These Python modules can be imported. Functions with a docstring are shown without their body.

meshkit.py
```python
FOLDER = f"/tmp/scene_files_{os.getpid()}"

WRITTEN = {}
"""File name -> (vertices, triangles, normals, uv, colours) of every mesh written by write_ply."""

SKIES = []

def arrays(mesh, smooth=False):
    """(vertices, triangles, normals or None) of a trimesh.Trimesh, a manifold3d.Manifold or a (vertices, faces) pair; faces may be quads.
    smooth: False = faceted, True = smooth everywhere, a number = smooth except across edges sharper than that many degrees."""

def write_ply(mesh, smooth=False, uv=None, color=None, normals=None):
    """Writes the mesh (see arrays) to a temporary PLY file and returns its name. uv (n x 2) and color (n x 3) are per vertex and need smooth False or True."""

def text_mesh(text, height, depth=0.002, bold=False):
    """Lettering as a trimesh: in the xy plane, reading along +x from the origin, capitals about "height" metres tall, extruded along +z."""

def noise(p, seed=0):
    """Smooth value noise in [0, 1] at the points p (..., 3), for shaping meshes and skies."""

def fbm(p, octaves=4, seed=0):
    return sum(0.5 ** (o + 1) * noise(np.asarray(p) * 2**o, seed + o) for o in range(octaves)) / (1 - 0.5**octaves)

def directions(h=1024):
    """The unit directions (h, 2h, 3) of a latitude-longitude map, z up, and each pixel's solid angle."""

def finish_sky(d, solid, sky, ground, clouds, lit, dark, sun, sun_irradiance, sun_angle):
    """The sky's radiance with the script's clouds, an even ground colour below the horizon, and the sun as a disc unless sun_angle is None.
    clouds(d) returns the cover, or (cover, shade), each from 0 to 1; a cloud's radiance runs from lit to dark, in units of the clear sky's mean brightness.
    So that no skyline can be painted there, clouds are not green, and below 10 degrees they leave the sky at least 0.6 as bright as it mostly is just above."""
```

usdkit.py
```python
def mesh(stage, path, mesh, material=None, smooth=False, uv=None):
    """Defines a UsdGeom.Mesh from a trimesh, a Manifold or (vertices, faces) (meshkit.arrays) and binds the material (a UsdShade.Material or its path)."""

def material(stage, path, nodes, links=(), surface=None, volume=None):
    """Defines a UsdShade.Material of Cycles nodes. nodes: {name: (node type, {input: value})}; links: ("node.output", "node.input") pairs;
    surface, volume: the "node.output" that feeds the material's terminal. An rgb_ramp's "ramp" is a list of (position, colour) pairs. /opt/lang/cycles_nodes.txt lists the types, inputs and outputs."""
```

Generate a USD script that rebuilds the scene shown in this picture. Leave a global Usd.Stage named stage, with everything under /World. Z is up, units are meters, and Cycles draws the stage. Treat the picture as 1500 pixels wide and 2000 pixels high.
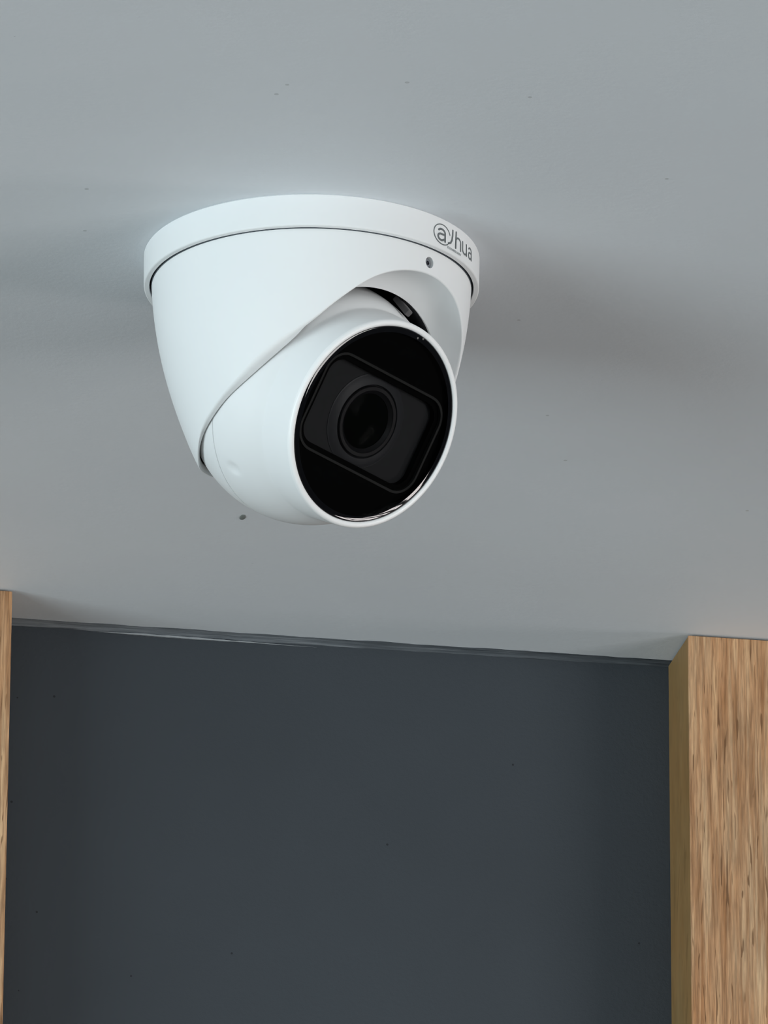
import math
import numpy as np
import trimesh
import manifold3d as m3
import shapely
from shapely import affinity
from shapely.geometry import LineString, Polygon, Point, box as sbox
from shapely.ops import unary_union
from scipy.interpolate import CubicSpline, PchipInterpolator
import meshkit
import usdkit
from pxr import Usd, UsdGeom, UsdLux, Gf, Sdf

stage = Usd.Stage.CreateInMemory()
UsdGeom.SetStageUpAxis(stage, UsdGeom.Tokens.z)
UsdGeom.SetStageMetersPerUnit(stage, 1.0)
UsdGeom.Xform.Define(stage, '/World')
UsdGeom.Scope.Define(stage, '/World/Looks')
CEIL = 2.7                      # height of the ceiling; the camera dome's base centre is at x = y = 0 on it

# ------------------------------------------------------------------ camera
EXPOSURE = 0.0
CAM_R = np.array([0.98373656, -0.1795632, 0.00440893])
CAM_U = np.array([-0.0663925, -0.34070416, 0.93782339])
CAM_F = np.array([0.16689643, 0.92286387, 0.34708479])
CAM_P = np.array([-0.4369260854, -2.5661407395, CEIL - 1.0614851450])
FOCAL_PX = 15094.508
cam = UsdGeom.Camera.Define(stage, '/World/camera')
cam.CreateHorizontalApertureAttr(36.0)
cam.CreateVerticalApertureAttr(48.0)
cam.CreateFocalLengthAttr(36.0 * FOCAL_PX / 1500.0)
cam.CreateClippingRangeAttr(Gf.Vec2f(0.05, 100.0))
cam.CreateExposureAttr(EXPOSURE)
M = np.eye(4)
M[0, :3], M[1, :3], M[2, :3], M[3, :3] = CAM_R, CAM_U, -CAM_F, CAM_P
cam.AddTransformOp().Set(Gf.Matrix4d(M.tolist()))


# ------------------------------------------------------------------ daylight through the room's windows, and an added glint light
def window_light(name, centre, normal, w, h, strength, colour):
    """A window's daylight: a rectangle in the wall's opening that shines along normal."""
    n = np.array(normal, float); n /= np.linalg.norm(n)
    x = np.cross([0, 0, 1.0], -n); x /= np.linalg.norm(x)
    y = np.cross(-n, x)
    l = UsdLux.RectLight.Define(stage, '/World/' + name)
    l.CreateWidthAttr(w); l.CreateHeightAttr(h)
    l.CreateIntensityAttr(strength); l.CreateColorAttr(Gf.Vec3f(*colour))
    m = np.eye(4); m[0, :3], m[1, :3], m[2, :3], m[3, :3] = x, y, -n, centre
    l.AddTransformOp().Set(Gf.Matrix4d(m.tolist()))


XL, XR, YF, YB = -3.0, 3.2, -5.0, 0.4136          # the room: left, right, front (behind the photographer), back wall
WIN_LEFT = dict(y0=-3.2, y1=-0.5, z0=0.8, z1=2.4)
WIN_RIGHT = dict(y0=-3.9, y1=-1.5, z0=0.9, z1=2.4)
ADDED_DOOR = dict(y0=-0.25, y1=0.37, z0=0.3, z1=1.42)  # added unseen opening, sized for the reflection on the cover's edge
WIN_FRONT = dict(x0=-2.4, x1=1.2, z0=0.7, z1=2.35)
window_light('left_window_daylight', (XL - 0.02, -1.85, 1.6), (1, 0, 0), 2.7, 1.6, 8.3, (0.83, 0.96, 1.0))
window_light('right_window_daylight', (XR + 0.02, -2.7, 1.65), (-1, 0, 0), 2.4, 1.5, 8.8, (1.0, 0.98, 0.97))
window_light('added_glint_light', (XR + 0.22, 0.06, 0.86), (-1, 0, 0), 0.62, 1.12, 12.0, (1.0, 0.93, 0.92))  # added light, put there for the glint on the lens edge
window_light('front_window_daylight', (-0.6, YF - 0.02, 1.525), (0, 1, 0), 3.6, 1.65, 1.8, (0.85, 0.96, 1.0))


# ------------------------------------------------------------------ helpers
def srgb(r, g, b):
    c = np.array([r, g, b], float) / 255.0
    return tuple(np.where(c <= 0.04045, c / 12.92, ((c + 0.055) / 1.055) ** 2.4).tolist())


used = set()


def numbered(path):
    if path not in used:
        used.add(path); return path
    k = 1
    while f'{path}_{k:03d}' in used:
        k += 1
    used.add(f'{path}_{k:03d}')
    return f'{path}_{k:03d}'


def tag(prim, **kw):
    for k, v in kw.items():
        if v:
            prim.SetCustomDataByKey(k, v)


def thing(name, label, category, loc, group=None, kind=None):
    x = UsdGeom.Xform.Define(stage, numbered('/World/' + name))
    x.AddTranslateOp().Set(Gf.Vec3d(*loc))
    tag(x.GetPrim(), label=label, category=category, group=group, kind=kind)
    return x.GetPrim()


def obj(name, mesh, mat, parent=None, smooth=30, **kw):
    path = numbered((str(parent.GetPath()) if parent else '/World') + '/' + name)
    m = usdkit.mesh(stage, path, mesh, mat, smooth=smooth)
    tag(m.GetPrim(), **kw)
    return m.GetPrim()


def grid(rows, cyclic=True, pole0=None, pole1=None):
    """A surface through rows of points (n_rows, n, 3); closed to a point at either end if a pole is given."""
    rows = np.asarray(rows, float)
    nr, n = rows.shape[:2]
    v = rows.reshape(-1, 3); f = []
    k = np.arange(n); k2 = (k + 1) % n
    if not cyclic:
        k, k2 = k[:-1], k2[:-1]
    for i in range(nr - 1):
        a, b, c, d = i * n + k, i * n + k2, (i + 1) * n + k2, (i + 1) * n + k
        f += [np.stack([a, b, c], 1), np.stack([a, c, d], 1)]
    extra = []
    if pole0 is not None:
        p = len(v) + len(extra); extra.append(pole0); f.append(np.stack([np.full(len(k), p), k2, k], 1))
    if pole1 is not None:
        p = len(v) + len(extra); extra.append(pole1); f.append(np.stack([(nr - 1) * n + k, (nr - 1) * n + k2, np.full(len(k), p)], 1))
    if extra:
        v = np.vstack([v, np.array(extra, float)])
    t = trimesh.Trimesh(v, np.vstack(f), process=False)
    if t.volume < 0:
        t.invert()
    return t


def revolve(profile, O=(0, 0, 0), axis=(0, 0, 1), side=(1, 0, 0), n=180):
    """Solid of revolution of (radius, along-axis) points. Ends at radius 0 become poles."""
    O, A, S = np.array(O, float), np.array(axis, float), np.array(side, float)
    T = np.cross(A, S)
    pr = [tuple(p) for p in profile]
    th = np.arange(n) * 2 * np.pi / n
    p0 = O + A * pr[0][1] if pr[0][0] < 1e-9 else None
    p1 = O + A * pr[-1][1] if pr[-1][0] < 1e-9 else None
    body = pr[(1 if p0 is not None else 0):(len(pr) - 1 if p1 is not None else len(pr))]
    closed = p0 is None and p1 is None
    rows = [O + A * h + r * (np.cos(th)[:, None] * S + np.sin(th)[:, None] * T) for r, h in body]
    if closed:
        rows.append(rows[0])
    return grid(rows, True, p0, p1)


def arc(c, r, a0, a1, n):
    a = np.radians(np.linspace(a0, a1, n))
    return [(c[0] + r * math.cos(t), c[1] + r * math.sin(t)) for t in a]


def place(mesh, O, X, Y, Z):
    """Moves a mesh made in the xy plane to the frame O, X, Y, Z."""
    m = mesh.copy()
    m.vertices = np.asarray(O) + m.vertices @ np.stack([X, Y, Z])
    if m.volume < 0:
        m.invert()
    return m


def extrude(poly, h0, h1):
    gs = getattr(poly, 'geoms', [poly])
    ms = []
    for g in gs:
        m = trimesh.creation.extrude_polygon(g, h1 - h0, engine='earcut'); m.apply_translation([0, 0, h0]); ms.append(m)
    return trimesh.util.concatenate(ms)


def rounded_box(lo, hi, r=0.001, seg=3):
    lo, hi = np.array(lo, float), np.array(hi, float)
    s = [m3.Manifold.sphere(r, 4 * seg).translate([float(x), float(y), float(z)])
         for x in (lo[0] + r, hi[0] - r) for y in (lo[1] + r, hi[1] - r) for z in (lo[2] + r, hi[2] - r)]
    return m3.Manifold.batch_hull(s)


def plain_box(lo, hi):
    lo, hi = np.array(lo, float), np.array(hi, float)
    b = trimesh.creation.box(hi - lo); b.apply_translation((lo + hi) / 2)
    return b


def as_manifold(t):
    t = t.copy(); t.merge_vertices()
    if t.volume < 0:
        t.invert()
    return m3.Manifold(m3.Mesh(np.asarray(t.vertices, np.float32), np.asarray(t.faces, np.uint32)))


def as_mesh(m):
    q = m.to_mesh()
    return trimesh.Trimesh(q.vert_properties[:, :3], q.tri_verts, process=False)


# ------------------------------------------------------------------ materials
def mat(name, nodes, links=(), surface='p.BSDF'):
    return usdkit.material(stage, '/World/Looks/' + name, nodes, links, surface=surface)


def plain(name, colour, rough=0.5, metallic=0.0, spec=0.5, **kw):
    return mat(name, {'p': ('principled_bsdf', {'base_color': colour, 'roughness': rough, 'metallic': metallic, 'specular_ior_level': spec, **kw})})


def painted(name, colour, vary, rough, bump_scale, bump, spec=0.3, pits=None, pit_colour=None):
    """Rolled paint: slow drift of tone, a fine roller stipple, and now and then a pit."""
    a = tuple(c * (1 - vary) for c in colour); b = tuple(c * (1 + vary) for c in colour)
    nodes = {
        'g': ('geometry', {}),
        'n1': ('noise_texture', {'scale': 9.0, 'detail': 3.0, 'roughness': 0.55}),
        'r1': ('rgb_ramp', {'ramp': [(0.3, a), (0.7, b)]}),
        'n2': ('noise_texture', {'scale': bump_scale, 'detail': 3.0, 'roughness': 0.6}),
        'b': ('bump', {'strength': bump, 'distance': 0.0006}),
        'p': ('principled_bsdf', {'roughness': rough, 'specular_ior_level': spec}),
    }
    links = [('g.position', 'n1.vector'), ('g.position', 'n2.vector'), ('n1.fac', 'r1.fac'), ('n2.fac', 'b.height'), ('b.normal', 'p.normal')]
    if pits:
        nodes['v'] = ('voronoi_texture', {'scale': pits, 'randomness': 1.0})
        nodes['w'] = ('noise_texture', {'scale': pits * 0.31, 'detail': 0.0})
        nodes['lt'] = ('math', {'math_type': 'less_than', 'value2': 0.045})
        nodes['gt'] = ('math', {'math_type': 'greater_than', 'value2': 0.56})
        nodes['mu'] = ('math', {'math_type': 'multiply'})
        nodes['mx'] = ('mix_color', {'b': pit_colour})
        links += [('g.position', 'v.vector'), ('g.position', 'w.vector'), ('v.distance', 'lt.value1'), ('w.fac', 'gt.value1'), ('lt.value', 'mu.value1'), ('gt.value', 'mu.value2'),
                  ('r1.color', 'mx.a'), ('mu.value', 'mx.fac'), ('mx.result', 'p.base_color')]
    else:
        links.append(('r1.color', 'p.base_color'))
    return mat(name, nodes, links)


CEILING_PAINT = painted('ceiling_paint', (0.69, 0.725, 0.757), 0.02, 0.6, 420.0, 0.12, pits=55.0, pit_colour=(0.53, 0.56, 0.575))
WALL_PAINT = painted('wall_paint', (0.040, 0.0475, 0.056), 0.06, 0.5, 700.0, 0.25, pits=90.0, pit_colour=(0.012, 0.015, 0.018))
ROOM_PAINT = plain('room_paint', (0.40, 0.39, 0.37), 0.7)
DARK_ROOM_PAINT = plain('dark_room_paint', (0.06, 0.06, 0.06), 0.7)
FLOOR_TILE = plain('floor_tile', (0.165, 0.152, 0.135), 0.6)
BEAD_PAINT = mat('bead_paint', {
    'g': ('geometry', {}), 's': ('separate_xyz', {}),
    'm': ('mapping', {'mapping_type': 'point', 'scale': (38.0, 900.0, 900.0)}),
    'n': ('noise_texture', {'scale': 1.0, 'detail': 3.0, 'roughness': 0.6}),
    'x': ('math', {'math_type': 'multiply_add', 'value2': -1.7, 'value3': 0.2}),
    'a': ('math', {'math_type': 'add'}),
    'r': ('rgb_ramp', {'ramp': [(0.20, (0.045, 0.053, 0.062)), (0.55, (0.12, 0.135, 0.15)), (0.85, (0.23, 0.25, 0.27))]}),
    'b': ('bump', {'strength': 0.6, 'distance': 0.0005}),
    'p': ('principled_bsdf', {'roughness': 0.4, 'specular_ior_level': 0.3}),
}, [('g.position', 's.vector'), ('g.position', 'm.vector'), ('m.vector', 'n.vector'), ('s.x', 'x.value1'), ('x.value', 'a.value1'), ('n.fac', 'a.value2'), ('a.value', 'r.fac'), ('r.color', 'p.base_color'), ('n.fac', 'b.height'), ('b.normal', 'p.normal')])
WHITE = plain('white_enamel', (0.80, 0.815, 0.82), 0.5, 0.0, 0.25)
WHITE_RIM = plain('white_rim_plastic', (0.87, 0.88, 0.88), 0.35)
BLACK_MATTE = plain('black_plastic', (0.010, 0.011, 0.014), 0.6, 0.0, 0.3)
BRACKET = plain('grey_bracket_metal', (0.075, 0.07, 0.072), 0.55)
MASK = plain('black_mask', (0.0012, 0.0012, 0.0012), 0.6, 0.0, 0.05)
PANEL = plain('dark_panel_plastic', (0.036, 0.038, 0.042), 0.45, 0.0, 0.25)
SURROUND = plain('lens_surround_plastic', (0.072, 0.074, 0.082), 0.4, 0.0, 0.3)
FRAME = plain('window_frame_plastic', (0.034, 0.036, 0.035), 0.4, 0.0, 0.3)
BARREL = plain('lens_barrel_plastic', (0.022, 0.022, 0.025), 0.35, 0.0, 0.4)
LENS = plain('lens_glass_dark', (0.005, 0.006, 0.005), 0.1, 0.0, 0.01)
INK = plain('grey_print', (0.13, 0.145, 0.15), 0.5)
EDGE_BLACK = plain('polished_black_edge', (0.002, 0.002, 0.003), 0.03, 0.0, 0.6)
SEAM_SHADE = plain('seam_shade_grey', (0.10, 0.115, 0.13), 0.7, 0.0, 0.2)  # dark tone stands for the shade inside the seam
PALE_INK = plain('pale_grey_print', (0.36, 0.38, 0.39), 0.5)
STEEL = plain('screw_steel', (0.42, 0.42, 0.45), 0.16, 1.0)
LIGHT_LINE = plain('pale_light_line', (0.30, 0.32, 0.335), 0.45)  # pale tone stands for light caught along the bead's lower edge
SPECK = plain('paint_speck_grey', (0.20, 0.22, 0.21), 0.6)
PIN = plain('pin_grey', (0.11, 0.105, 0.10), 0.5)
GLASS = mat('tinted_cover_glass', {
    't': ('transparent_bsdf', {'color': (0.70, 0.70, 0.70)}),
    'g': ('glossy_bsdf', {'color': (1, 1, 1), 'roughness': 0.02}),
    'f': ('fresnel', {'IOR': 1.14}),
    'm': ('mix_closure', {}),
}, [('f.fac', 'm.fac'), ('t.BSDF', 'm.closure1'), ('g.BSDF', 'm.closure2')], surface='m.closure')


def oak(name, dark, mid, light, pore, contrast, fine):
    """Straight-grained oak: long streaks along z, finer grain inside them, short dark pores."""
    nodes = {
        'g': ('geometry', {}),
        'm1': ('mapping', {'mapping_type': 'point', 'scale': (360.0, 60.0, 15.0)}),
        'm2': ('mapping', {'mapping_type': 'point', 'scale': (1300.0, 200.0, 70.0)}),
        'm3': ('mapping', {'mapping_type': 'point', 'scale': (800.0, 200.0, 50.0)}),
        'm4': ('mapping', {'mapping_type': 'point', 'scale': (70.0, 30.0, 16.0)}),
        'n1': ('noise_texture', {'scale': 1.0, 'detail': 3.0, 'roughness': 0.55, 'distortion': 0.5}),
        'n2': ('noise_texture', {'scale': 1.0, 'detail': 3.0, 'roughness': 0.6, 'distortion': 0.3}),
        'n3': ('noise_texture', {'scale': 1.0, 'detail': 1.0, 'roughness': 0.5, 'distortion': 0.6}),
        'n4': ('noise_texture', {'scale': 1.0, 'detail': 2.0}),
        'r1': ('rgb_ramp', {'ramp': [(0.5 - contrast, dark), (0.5, mid), (0.5 + contrast, light)]}),
        'r2': ('rgb_ramp', {'ramp': [(0.35, (0.5 - fine,) * 3), (0.65, (0.5 + fine,) * 3)]}),
        'r3': ('rgb_ramp', {'ramp': [(0.325, (1, 1, 1)), (0.355, (0, 0, 0))]}),
        'r4': ('rgb_ramp', {'ramp': [(0.35, (1.06, 0.98, 0.90)), (0.65, (0.97, 1.02, 1.06))]}),
        'x1': ('mix_color', {'blend_type': 'overlay', 'fac': 1.0}),
        'x4': ('mix_color', {'blend_type': 'multiply', 'fac': 0.8}),
        'x3': ('mix_color', {'b': pore}),
        'f3': ('math', {'math_type': 'multiply', 'value2': 0.7}),
        'bw': ('rgb_to_bw', {}),
        'b': ('bump', {'strength': 0.35, 'distance': 0.0004}),
        'p': ('principled_bsdf', {'roughness': 0.55, 'specular_ior_level': 0.25}),
    }
    links = [('g.position', f'm{k}.vector') for k in (1, 2, 3, 4)] + [(f'm{k}.vector', f'n{k}.vector') for k in (1, 2, 3, 4)] + [(f'n{k}.fac', f'r{k}.fac') for k in (1, 2, 3, 4)]
    links += [('r1.color', 'x1.a'), ('r2.color', 'x1.b'), ('x1.result', 'x4.a'), ('r4.color', 'x4.b'), ('x4.result', 'x3.a'), ('r3.color', 'f3.value1'), ('f3.value', 'x3.fac'),
              ('x3.result', 'p.base_color'), ('x3.result', 'bw.color'), ('bw.val', 'b.height'), ('b.normal', 'p.normal')]
    return mat(name, nodes, links)


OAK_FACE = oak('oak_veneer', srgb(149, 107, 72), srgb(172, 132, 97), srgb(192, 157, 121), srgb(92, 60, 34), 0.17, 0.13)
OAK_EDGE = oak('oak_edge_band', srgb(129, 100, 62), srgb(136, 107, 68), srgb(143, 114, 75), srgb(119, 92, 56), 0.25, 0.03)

# ------------------------------------------------------------------ the room
def setting(name, mesh, m, label, category, smooth=False):
    return obj(name, mesh, m, None, smooth, label=label, category=category, kind='structure')


ceiling = setting('ceiling', plain_box((XL - 0.2, YF - 0.2, CEIL), (XR + 0.2, YB + 0.2, CEIL + 0.2)), CEILING_PAINT, 'flat pale grey painted ceiling that the white dome camera hangs from', 'ceiling')
setting('floor', plain_box((XL - 0.2, YF - 0.2, -0.2), (XR + 0.2, YB + 0.2, 0)), FLOOR_TILE, 'grey floor far below, outside the photo', 'floor')
setting('wall_back', plain_box((XL - 0.2, YB, 0), (XR + 0.2, YB + 0.2, CEIL)), WALL_PAINT, 'dark slate-grey painted wall between the oak posts', 'wall')


def wall_with_opening(axis, at, lo, hi, a0, a1, z0, z1):
    """A wall 0.2 m thick at x or y = at..at+0.2 (or -0.2), from lo to hi along the other axis, with one opening."""
    t0, t1 = sorted(at)
    bits = [(lo, a0, 0, CEIL), (a1, hi, 0, CEIL), (a0, a1, 0, z0), (a0, a1, z1, CEIL)]
    ms = []
    for p, q, z, w in bits:
        ms.append(plain_box((t0, p, z), (t1, q, w)) if axis == 'x' else plain_box((p, t0, z), (q, t1, w)))
    return as_mesh(m3.Manifold.batch_boolean([as_manifold(b) for b in ms], m3.OpType.Add))


setting('wall_left', wall_with_opening('x', (XL - 0.2, XL), YF, YB, WIN_LEFT['y0'], WIN_LEFT['y1'], WIN_LEFT['z0'], WIN_LEFT['z1']), ROOM_PAINT, 'plain side wall with a wide window, left of the photographer', 'wall')
setting('wall_right', as_mesh(as_manifold(wall_with_opening('x', (XR, XR + 0.2), YF, YB, WIN_RIGHT['y0'], WIN_RIGHT['y1'], WIN_RIGHT['z0'], WIN_RIGHT['z1'])) - as_manifold(plain_box((XR - 0.1, ADDED_DOOR['y0'], ADDED_DOOR['z0']), (XR + 0.3, ADDED_DOOR['y1'], ADDED_DOOR['z1'])))), DARK_ROOM_PAINT, 'dark side wall with a high window, right of the photographer', 'wall')
setting('wall_front', wall_with_opening('y', (YF - 0.2, YF), XL - 0.2, XR + 0.2, WIN_FRONT['x0'], WIN_FRONT['x1'], WIN_FRONT['z0'], WIN_FRONT['z1']), ROOM_PAINT, 'plain wall with a broad window, behind the photographer', 'wall')

bars = [plain_box((XR + 0.06, ADDED_DOOR['y0'], z - 0.02), (XR + 0.11, ADDED_DOOR['y1'], z + 0.02)) for z in (0.32, 0.66, 0.93, 1.06, 1.20, 1.40)]
bars += [plain_box((XR + 0.06, y, ADDED_DOOR['z0']), (XR + 0.11, y + 0.035, ADDED_DOOR['z1'])) for y in (ADDED_DOOR['y0'], 0.02, ADDED_DOOR['y1'] - 0.035)]
setting('added_door_1', as_mesh(m3.Manifold.batch_boolean([as_manifold(b) for b in bars], m3.OpType.Add)), DARK_ROOM_PAINT, 'dark bars of the added opening in the right wall that break up the lens edge glint', 'added_door')

# a speck of paint on the ceiling
rng = np.random.default_rng(4)
sp = trimesh.creation.icosphere(2, 1.0)
sp.vertices *= (1 + 0.35 * (meshkit.noise(sp.vertices * 2.2 + 5) - 0.5))[:, None]
sp.vertices = sp.vertices * [0.0012, 0.0030, 0.0004] + [0.0195, 0.2727, CEIL]
obj('paint_speck', sp, SPECK, ceiling, label='dark speck on the ceiling below the dome camera')

# the uneven painted bead in the corner of ceiling and wall
POST_L, POST_R, POST_W, POST_D = -0.05865, 0.22273, 0.062, 0.03928
xs = np.linspace(POST_L - POST_W - 0.02, POST_R + POST_W + 0.02, 700)


def wob(scale, seed, amount):
    return amount * (meshkit.fbm(np.stack([xs * scale, 0 * xs + seed, 0 * xs], -1), 3, seed) - 0.5) * 2


ny = 9
rows = []
for k in range(ny):                                    # section: from the ceiling (in front of the wall) down to the wall
    a = math.pi / 2 * k / (ny - 1)
    yy = YB - (0.0046 + wob(90, 3, 0.0009)) * (1 - math.sin(a)) * (1 + 0.0 * xs) - 0.0002
    zz = CEIL - (0.0016 + wob(60, 7, 0.0004)) * (1 - math.cos(a)) - 0.0001
    yy = yy - (0.0006 + wob(200, 11, 0.0003)) * math.sin(2 * a)
    rows.append(np.stack([xs, yy, zz], -1))
rows.append(np.stack([xs, 0 * xs + YB + 0.001, rows[-1][:, 2]], -1))
rows.append(np.stack([xs, 0 * xs + YB + 0.001, 0 * xs + CEIL + 0.001], -1))
rows.append(np.stack([xs, rows[0][:, 1], 0 * xs + CEIL + 0.001], -1))
rows.append(rows[0])
bead = grid(rows, cyclic=False)
trim = setting('trim_1', bead, BEAD_PAINT, 'uneven dark filler bead along the corner of ceiling and dark wall', 'trim', smooth=50)
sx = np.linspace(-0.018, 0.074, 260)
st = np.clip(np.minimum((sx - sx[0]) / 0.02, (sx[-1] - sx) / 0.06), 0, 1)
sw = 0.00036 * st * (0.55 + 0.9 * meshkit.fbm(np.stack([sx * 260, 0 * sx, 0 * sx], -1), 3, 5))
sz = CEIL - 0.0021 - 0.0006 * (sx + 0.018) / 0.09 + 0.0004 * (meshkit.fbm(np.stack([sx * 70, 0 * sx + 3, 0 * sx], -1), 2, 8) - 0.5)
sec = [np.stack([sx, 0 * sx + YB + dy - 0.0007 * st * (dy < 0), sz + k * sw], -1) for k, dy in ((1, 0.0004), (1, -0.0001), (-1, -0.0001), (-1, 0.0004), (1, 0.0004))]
obj('light_line_ridge', grid(sec, cyclic=False), LIGHT_LINE, trim, smooth=40, label='thin pale ridge under the bead, its light line put into the colour')


# ------------------------------------------------------------------ the two oak posts
def post(x0, label):
    t = thing('oak_post', label, 'post', (x0 + POST_W / 2, YB - POST_D / 2, 0), group=None)
    w, d, top = POST_W / 2, POST_D / 2, CEIL - 0.0008
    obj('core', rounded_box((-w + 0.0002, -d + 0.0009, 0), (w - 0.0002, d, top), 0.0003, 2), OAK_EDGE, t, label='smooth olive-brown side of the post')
    face = rounded_box((-w, -d, 0), (w, -d + 0.0011, top), 0.0004, 2)
    obj('face_veneer', face, OAK_FACE, t, label='rough straight-grained oak front of the post')
    return t


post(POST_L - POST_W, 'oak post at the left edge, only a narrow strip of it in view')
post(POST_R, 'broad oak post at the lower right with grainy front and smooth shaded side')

# ------------------------------------------------------------------ the dome camera (local frame: z = 0 on the ceiling, metres)
K = 0.001
dome = thing('security_camera', 'white turret dome security camera on the grey ceiling, black lens turned right', 'security camera', (0, 0, CEIL))


def frame(az, el):
    """Axis that leaves toward the viewer, az degrees to the right, el degrees down; side to the right; up."""
    az, el = math.radians(az), math.radians(el)
    N = np.array([math.sin(az) * math.cos(el), -math.cos(az) * math.cos(el), -math.sin(el)])
    H = np.array([math.cos(az), math.sin(az), 0.0])
    V = np.cross(H, N)
    if V[2] < 0:
        V = -V
    return N, H, V


# base ring
ring = [(0, 0), (60.7, 0), (61.0, -0.35), (60.87, -10.4)] + [(60.25 + r, -11.45 + h) for r, h in arc((0, 0), 0.6, 0, -85, 6)] + [(59.0, -12.1), (58.8, -11.9), (58.85, -2.8), (0, -2.8)]
base_ring = obj('base_ring', revolve([(r * K, h * K) for r, h in ring], n=288), WHITE, dome, smooth=35)

obj('seam_shade_ring', revolve([(57.6 * K, -3.2 * K), (58.18 * K, -3.2 * K), (58.18 * K, -12.14 * K), (57.6 * K, -12.14 * K)], n=240), SEAM_SHADE, dome, smooth=30, label='thin dark strip for the shade in the seam between base ring and housing')  # added strip that paints the seam's shadow line

# housing: a bowl of revolution cut by the round mouth that the eyeball sits in
HK = np.array([12, 30, 50, 70, 88, 100]) * K
RK = np.array([0.05802, 0.0561, 0.05156, 0.04463, 0.0350, 0.0222])
body_r = CubicSpline(HK, RK)
BC = np.array([0.00056, -0.00006, -0.05529])          # the eyeball's centre
D, DH, DV = frame(38, 45)                              # the mouth's axis
e_phi = [0, 12, 18, 25, 33, 41, 48, 57, 68, 80, 91, 99, 110, 117, 125, 133, 140, 147, 155, 165, 180]
e_d = [16.3, 16.4, 16.5, 16.9, 17.7, 18.2, 18.4, 17.4, 15.2, 12.6, 10.3, 8.0, 4.9, 2.6, 0.8, -0.6, -2.0, -4.2, -8.0, -12.0, -15.0]
i_phi = [0, 15, 30, 38, 48, 57, 70, 80, 91, 99, 108, 118, 128, 136, 147, 155, 165, 180]
i_d = [4.4, 4.6, 5.6, 7.5, 12.0, 14.2, 14.0, 13.0, 11.0, 8.4, 6.2, 3.1, -0.4, -3.0, -7.0, -10.5, -14.2, -17.0]
i_r = [49.5, 49.4, 49.3, 48.5, 46.2, 44.5, 43.9, 44.0, 44.5, 44.9, 45.5, 45.8, 45.8, 45.7, 45.2, 44.5, 43.5, 42.5]


def sym(phi, val, soft=2.5):
    """A smooth even function of the angle through the measured points."""
    p = np.array([-x for x in phi[:0:-1]] + list(phi), float); v = np.array(list(val[:0:-1]) + list(val), float)
    p = np.concatenate([p[:-1] - 360, p, p[1:] + 360]); v = np.concatenate([v[:-1], v, v[1:]])
    s = PchipInterpolator(p, v)
    q = np.arange(-540, 540.5, 0.5); y = s(q)
    g = np.exp(-0.5 * (np.arange(-30, 31) * 0.5 / soft) ** 2); g /= g.sum()
    y = np.convolve(np.pad(y, 30, mode='edge'), g, 'valid')
    return lambda a: np.interp(a, q, y)


NPHI = 360
PHI = np.linspace(-180, 180, NPHI, endpoint=False)
ED, IDD, IR = sym(e_phi, e_d)(PHI) * K, sym(i_phi, i_d, 5.0)(PHI) * K, sym(i_phi, i_r, 5.0)(PHI) * K
RAD = np.sin(np.radians(PHI))[:, None] * DH + np.cos(np.radians(PHI))[:, None] * DV
lo, hi = np.full(NPHI, 0.030), np.full(NPHI, 0.080)
for _ in range(50):                                    # where the mouth's edge meets the bowl
    mid = (lo + hi) / 2
    P = BC + D * ED[:, None] + RAD * mid[:, None]
    h = np.clip(-P[:, 2], 0.009, 0.1)
    inside = np.hypot(P[:, 0], P[:, 1]) < body_r(h)
    lo, hi = np.where(inside, mid, lo), np.where(inside, hi, mid)
EDGE = BC + D * ED[:, None] + RAD * mid[:, None]
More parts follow.
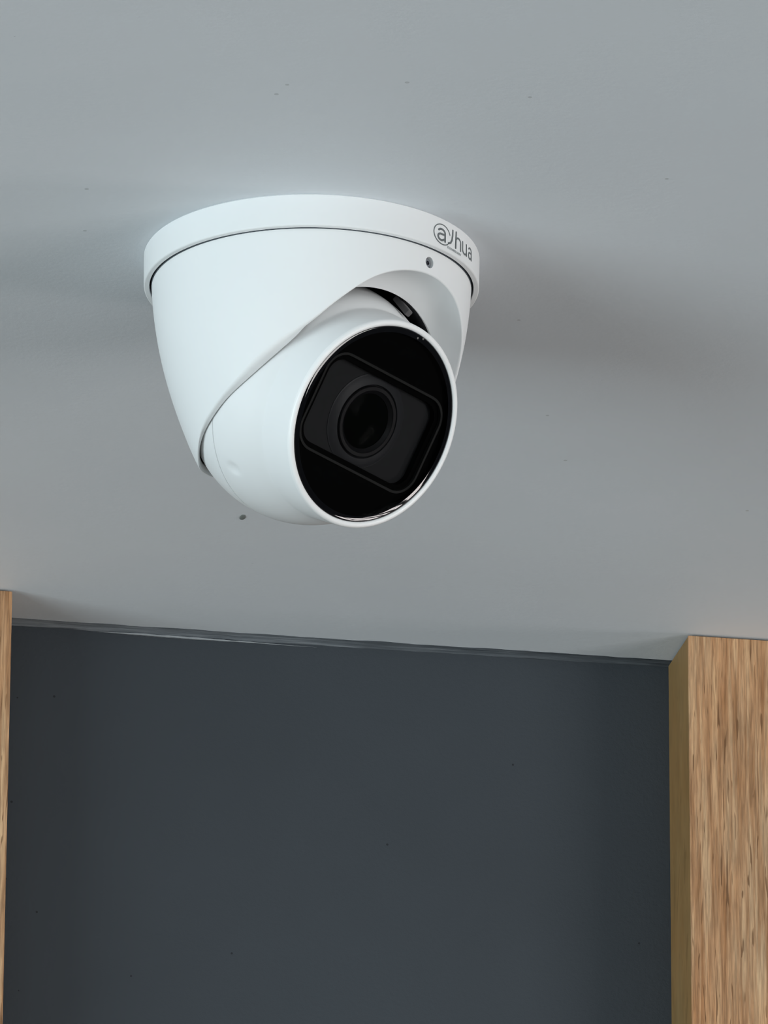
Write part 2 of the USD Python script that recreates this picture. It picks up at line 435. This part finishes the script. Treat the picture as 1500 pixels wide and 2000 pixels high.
INNER = BC + D * IDD[:, None] + RAD * IR[:, None]
alpha, hE = np.arctan2(EDGE[:, 1], EDGE[:, 0]), -EDGE[:, 2]


def on_body(h):
    r = body_r(np.clip(h, 0.012, 0.1))
    return np.stack([r * np.cos(alpha), r * np.sin(alpha), -h], -1)


length = np.linalg.norm(EDGE - INNER, axis=1)
wide = np.clip((np.abs(PHI) - 25) / 30, 0, 1); wide = wide * wide * (3 - 2 * wide)
lip = np.minimum(0.0006 + 0.0012 * wide, 0.42 * length)
rows = [np.stack([0.0572 * np.cos(alpha), 0.0572 * np.sin(alpha), 0 * alpha - 0.0034], -1)]
hs = hE - lip
top = np.full(NPHI, 0.0038)
for s in np.linspace(0, 1, 34):
    rows.append(on_body(top + (hs - top) * s))
pA = rows[-1]
pB = EDGE + (INNER - EDGE) * (lip / length)[:, None]
for t in np.linspace(0, 1, 9)[1:]:
    rows.append((1 - t) ** 2 * pA + 2 * t * (1 - t) * EDGE + t * t * pB)
axis_out = RAD                                          # the scoop is slightly hollow
for t in np.linspace(0, 1, 14)[1:]:
    bulge = math.sin(math.pi * t) * 0.0016 * (1 - wide)
    q = pB + (INNER - pB) * t
    rows.append(q + bulge[:, None] * (RAD - D) / math.sqrt(2))
vec = INNER - BC
rad0, pol0 = np.linalg.norm(vec, axis=1), np.arccos((vec @ D) / np.linalg.norm(vec, axis=1))


def cavity(extra, start):
    out = []
    for t in np.linspace(start, 0.97, 20):
        a = pol0 + (math.pi - pol0) * t
        r = rad0 + (0.0470 - rad0) * min(1, t * 3) + extra
        out.append(BC + D * (np.cos(a) * r)[:, None] + RAD * (np.sin(a) * r)[:, None])
    return out


rows += cavity(0.0, 0.012)
housing = grid(rows, True, np.array([0, 0, -0.0034]), BC - D * 0.0470)

az_s, h_s = 37.4, 17.2
sc = np.array([math.sin(math.radians(az_s)), -math.cos(math.radians(az_s)), 0.0])
side = np.array([math.cos(math.radians(az_s)), math.sin(math.radians(az_s)), 0.0])
SCREW = sc * body_r(h_s * K) + np.array([0, 0, -h_s * K])
slope = float(body_r(h_s * K, 1))                       # dr/dh
s_n = sc + np.array([0, 0, slope]); s_n /= np.linalg.norm(s_n)
s_y = np.cross(s_n, side)
hole = revolve([(0, -0.0030), (0.00205, -0.0030), (0.00205, 0.002), (0, 0.002)], SCREW, s_n, side, 40)
housing = as_mesh(as_manifold(housing) - as_manifold(hole))
housing_p = obj('housing', housing, WHITE, dome, smooth=28)
sh = revolve([(0, -0.0029), (0.00185, -0.0029), (0.00185, -0.0014), (0.0014, -0.0009), (0, -0.0009)], SCREW, s_n, side, 40)
hexa = place(extrude(Polygon([(0.00085 * math.cos(a), 0.00085 * math.sin(a)) for a in np.arange(6) * math.pi / 3]), -0.0022, 0.001), SCREW, side, s_y, s_n)
obj('set_screw', as_mesh(as_manifold(sh) - as_manifold(hexa)), STEEL, housing_p, smooth=30, label='small steel socket screw above the lens opening')

# black inner cup behind the eyeball
outer_rows, inner_rows = cavity(-0.00005, 0.02), cavity(-0.00032, 0.02)
cup = grid([*outer_rows[::-1], *inner_rows], True, BC - D * 0.04695, BC - D * 0.04668)
inner_p = obj('inner_cup', cup, BLACK_MATTE, dome, smooth=40, label='black lining in the gap above the eyeball')
bd = BC + 0.0474 * (lambda v: v / np.linalg.norm(v))(D * 0.10 + 0.0455 * (math.sin(math.radians(11)) * DH + math.cos(math.radians(11)) * DV) / 0.047)
bx_n = (bd - BC) / np.linalg.norm(bd - BC)
bx_x = np.cross(D, bx_n); bx_x /= np.linalg.norm(bx_x)
bx_y = np.cross(bx_n, bx_x)
obj('bracket', place(as_mesh(rounded_box((-0.0013, -0.006, -0.0012), (0.0013, 0.004, 0.0012), 0.0004, 2)), bd, bx_x, bx_y, bx_n), BRACKET, inner_p, label='grey metal tab in the black gap')

# eyeball
DIMPLE = np.array([-0.02947, -0.01003, -0.08742])            # a shallow round dent low on its left side
N, NH, NV = frame(35.13, 29.2)
RB = 45.09
prof = [(0, -RB)] + [(RB * math.cos(math.radians(a)), RB * math.sin(math.radians(a))) for a in np.linspace(-88, -1, 60)]
prof += [(RB, -0.28), (RB - 0.45, -0.12), (RB - 0.45, 0.12), (RB, 0.28)]
a1 = math.degrees(math.asin(21.6 / RB))
prof += [(RB * math.cos(math.radians(a)), RB * math.sin(math.radians(a))) for a in np.linspace(1, a1, 22)]
r1 = RB * math.cos(math.radians(a1))
prof += [(r1 - 0.25, 22.4), (r1 - 0.35, 23.4)]
prof += [(38.5, 34.6), (38.42, 35.4), (37.6, 35.5), (36.3, 35.5), (36.25, 35.3), (36.25, 26.5), (0, 26.5)]
ball = revolve([(r * K, h * K) for r, h in prof], BC, N, NH, 300)
dc = BC + RB * K * (lambda v: v / np.linalg.norm(v))(DIMPLE - BC)
dd = np.linalg.norm(ball.vertices - dc, axis=1)
ball.vertices += ((BC - ball.vertices) / (RB * K)) * (0.0005 * np.exp(-(dd / 0.0024) ** 4))[:, None]
eyeball = obj('eyeball', ball, WHITE, dome, smooth=28)
rim_prof = [(38.45, 35.2)] + [(37.2 + x, 35.55 + y) for x, y in arc((0, 0), 1.2, 0, 155, 14)] + [(36.1, 35.6), (36.1, 35.2)]
obj('rim', revolve([(r * K, h * K) for r, h in rim_prof], BC, N, NH, 300), WHITE_RIM, eyeball, smooth=35, label='thin bright white rim around the black front')

# black front: mask with a rounded window, lens behind it, tinted glass over all
window = sbox(-30.3, -18.4, 30.3, 18.4).buffer(0)
window = affinity.rotate(sbox(-21.7, -9.8, 21.7, 9.8).buffer(8.5, quad_segs=10), -5.6, origin=(0, 0)).intersection(Point(0, 0).buffer(33.6, quad_segs=40))
disc = Point(0, 0).buffer(36.0, quad_segs=48)


def front(poly, h0, h1):
    m = extrude(affinity.scale(poly, K, K, origin=(0, 0)), h0 * K, h1 * K)
    return place(m, BC, NH, NV, N)


cover = obj('front_mask', front(disc.difference(window), 33.4, 34.2), MASK, dome, smooth=20, label='black front plate of the eyeball')
obj('window_frame', front(window.buffer(0.55).difference(window.buffer(-0.35)), 33.5, 34.7), FRAME, cover, smooth=20, label='thin dark grey frame of the lens window')
obj('window_well', front(window.buffer(0.3).difference(window.buffer(-2.3)), 31.0, 33.4), MASK, cover, smooth=20)
obj('lens_panel', front(window.buffer(0.3), 28.4, 31.0), PANEL, cover, smooth=20, label='dark grey panel around the lens')
cone = [(17.6, 30.9), (17.4, 31.2), (16.8, 31.3), (15.8, 31.9), (13.7, 32.25), (13.3, 30.9)]
obj('lens_surround', revolve([(r * K, h * K) for r, h in cone], BC, N, NH, 120), SURROUND, cover, smooth=30)
brl = [(13.1, 30.9), (13.1, 32.2), (12.8, 32.6), (11.6, 32.6), (11.2, 32.1), (10.2, 31.4), (10.2, 30.9)]
lens_b = obj('lens_barrel', revolve([(r * K, h * K) for r, h in brl], BC, N, NH, 120), BARREL, cover, smooth=30)
lg = [(0, 30.9), (10.1, 30.9), (10.15, 31.1)] + [(10.2 * math.sin(math.radians(a)) / math.sin(math.radians(38)), 31.1 + 1.2 * (math.cos(math.radians(a)) - math.cos(math.radians(38))) / (1 - math.cos(math.radians(38)))) for a in np.linspace(38, 2, 14)] + [(0, 32.3)]
obj('lens_glass', revolve([(r * K, h * K) for r, h in lg], BC, N, NH, 96), LENS, cover, smooth=40, label='dark curved lens glass')
for q in ((5.0, 34.35), (7.6, 34.75)):
    obj('pin', revolve([(0, 35.6 * K), (0.42 * K, 35.6 * K), (0.4 * K, 36.3 * K), (0, 36.36 * K)], BC + (NH * q[0] + NV * q[1]) * K, N, NH, 16), PIN, cover)
gp = [(0, 34.9), (33.9, 34.9), (33.9, 36.29), (0, 36.29)]
obj('cover_glass', revolve([(r * K, h * K) for r, h in gp], BC, N, NH, 300), GLASS, cover, smooth=20, label='tinted round glass over the lens')


# lettering on the base ring
def wrap(poly, az0, h0, r, thick, base=None):
    """Print on the ring: x of the shape (mm) runs round the ring from az0 degrees, y (mm) up from the depth h0 (mm)."""
    m = extrude(poly, 0, 1)
    v, f = trimesh.remesh.subdivide_to_size(m.vertices, m.faces, 1.2)
    a = np.radians(az0) + v[:, 0] / r
    rr = (r - 0.06 + thick * v[:, 2]) * K
    return trimesh.Trimesh(np.stack([rr * np.sin(a), -rr * np.cos(a), -(h0 - v[:, 1]) * K], -1), f, process=False)


def stroke(pts, w=0.34):
    return LineString(pts).buffer(w / 2, quad_segs=6)


def ellipse(cx, cy, rx, ry, a0=0, a1=360, n=40):
    t = np.radians(np.linspace(a0, a1, n)); return [(cx + rx * math.cos(x), cy + ry * math.sin(x)) for x in t]


def letter_a(x, w, h, sw):
    return [stroke([(x + 0.12 * w, h * 0.86)] + ellipse(x + w * 0.5, h * 0.72, w * 0.46, h * 0.28, 120, 0, 14) + [(x + w * 0.96, 0)], sw),
            stroke([(x + w * 0.96, h * 0.60), (x + w * 0.55, h * 0.56)] + ellipse(x + w * 0.42, h * 0.28, w * 0.38, h * 0.28, 80, 300, 18) + [(x + w * 0.94, h * 0.2)], sw)]


deg = math.pi / 180 * 61.0                              # millimetres round the ring per degree
AZ0, H0 = 36.0, 8.6
ringmark = stroke(ellipse(4.5 * deg, 2.35, 4.4 * deg, 3.8, 18, 312, 60), 0.36)
obj('logo_ring', wrap(ringmark, AZ0, H0, 61.0, 0.14), INK, base_ring, smooth=False, label='open grey circle of the printed logo')
L = unary_union(letter_a(2.1 * deg, 4.0 * deg, 4.3, 0.74)); obj('logo_letter', wrap(L, AZ0, H0, 61.0, 0.14), INK, base_ring, smooth=False)
L = stroke([(10.45 * deg, 6.0), (10.35 * deg, 4.0), (9.9 * deg, 2.0), (9.1 * deg, 0.7), (7.9 * deg, 0.15)], 0.72); obj('logo_letter', wrap(L, AZ0, H0, 61.0, 0.14), INK, base_ring, smooth=False)
L = unary_union([stroke([(12.6 * deg, 6.1), (12.3 * deg, 0.0)], 0.75), stroke([(12.4 * deg, 2.9)] + ellipse(14.1 * deg, 2.9, 1.55 * deg, 1.35, 150, 0, 12) + [(15.65 * deg, 0.0)], 0.66)])
obj('logo_letter', wrap(L, AZ0, H0, 61.0, 0.14), INK, base_ring, smooth=False)
L = unary_union([stroke([(17.2 * deg, 4.2)] + ellipse(18.75 * deg, 1.35, 1.55 * deg, 1.4, 180, 360, 14) + [(20.3 * deg, 4.2)], 0.62), stroke([(20.3 * deg, 2.0), (20.3 * deg, -0.1)], 0.62)])
obj('logo_letter', wrap(L, AZ0, H0, 61.0, 0.14), INK, base_ring, smooth=False)
L = unary_union(letter_a(22.1 * deg, 3.0 * deg, 4.2, 0.58)); obj('logo_letter', wrap(L, AZ0, H0, 61.0, 0.14), INK, base_ring, smooth=False)


def word(text, height, az0, h0, width):
    m = meshkit.text_mesh(text, 1.0, 0.2)
    v, f = m.vertices.copy(), m.faces
    v[:, 0] = (v[:, 0] - v[:, 0].min()) / np.ptp(v[:, 0]) * width
    v[:, 1] *= height
    v[:, 2] = v[:, 2] / 0.2
    a = np.radians(az0) + v[:, 0] / 61.0
    rr = (61.0 - 0.06 + 0.11 * v[:, 2]) * K
    return trimesh.Trimesh(np.stack([rr * np.sin(a), -rr * np.cos(a), -(h0 - v[:, 1]) * K], -1), f, process=False)


obj('logo_subtitle', word('TECHNOLOGY', 0.85, 43.2, 10.55, 9.3), PALE_INK, base_ring, smooth=False, label='tiny faint word under the logo')

ge = [(33.92, 34.9), (33.92, 36.28), (34.1, 36.275), (34.4, 36.26), (34.7, 36.238), (35.0, 36.21), (35.3, 36.175), (35.6, 36.13), (35.85, 36.085), (35.95, 36.04), (36.0, 35.9), (36.04, 35.6), (36.04, 34.9)]
obj('glass_edge', revolve([(r * K, h * K) for r, h in ge], BC, N, NH, 300), EDGE_BLACK, cover, smooth=40, label='polished black rounded edge of the cover glass')
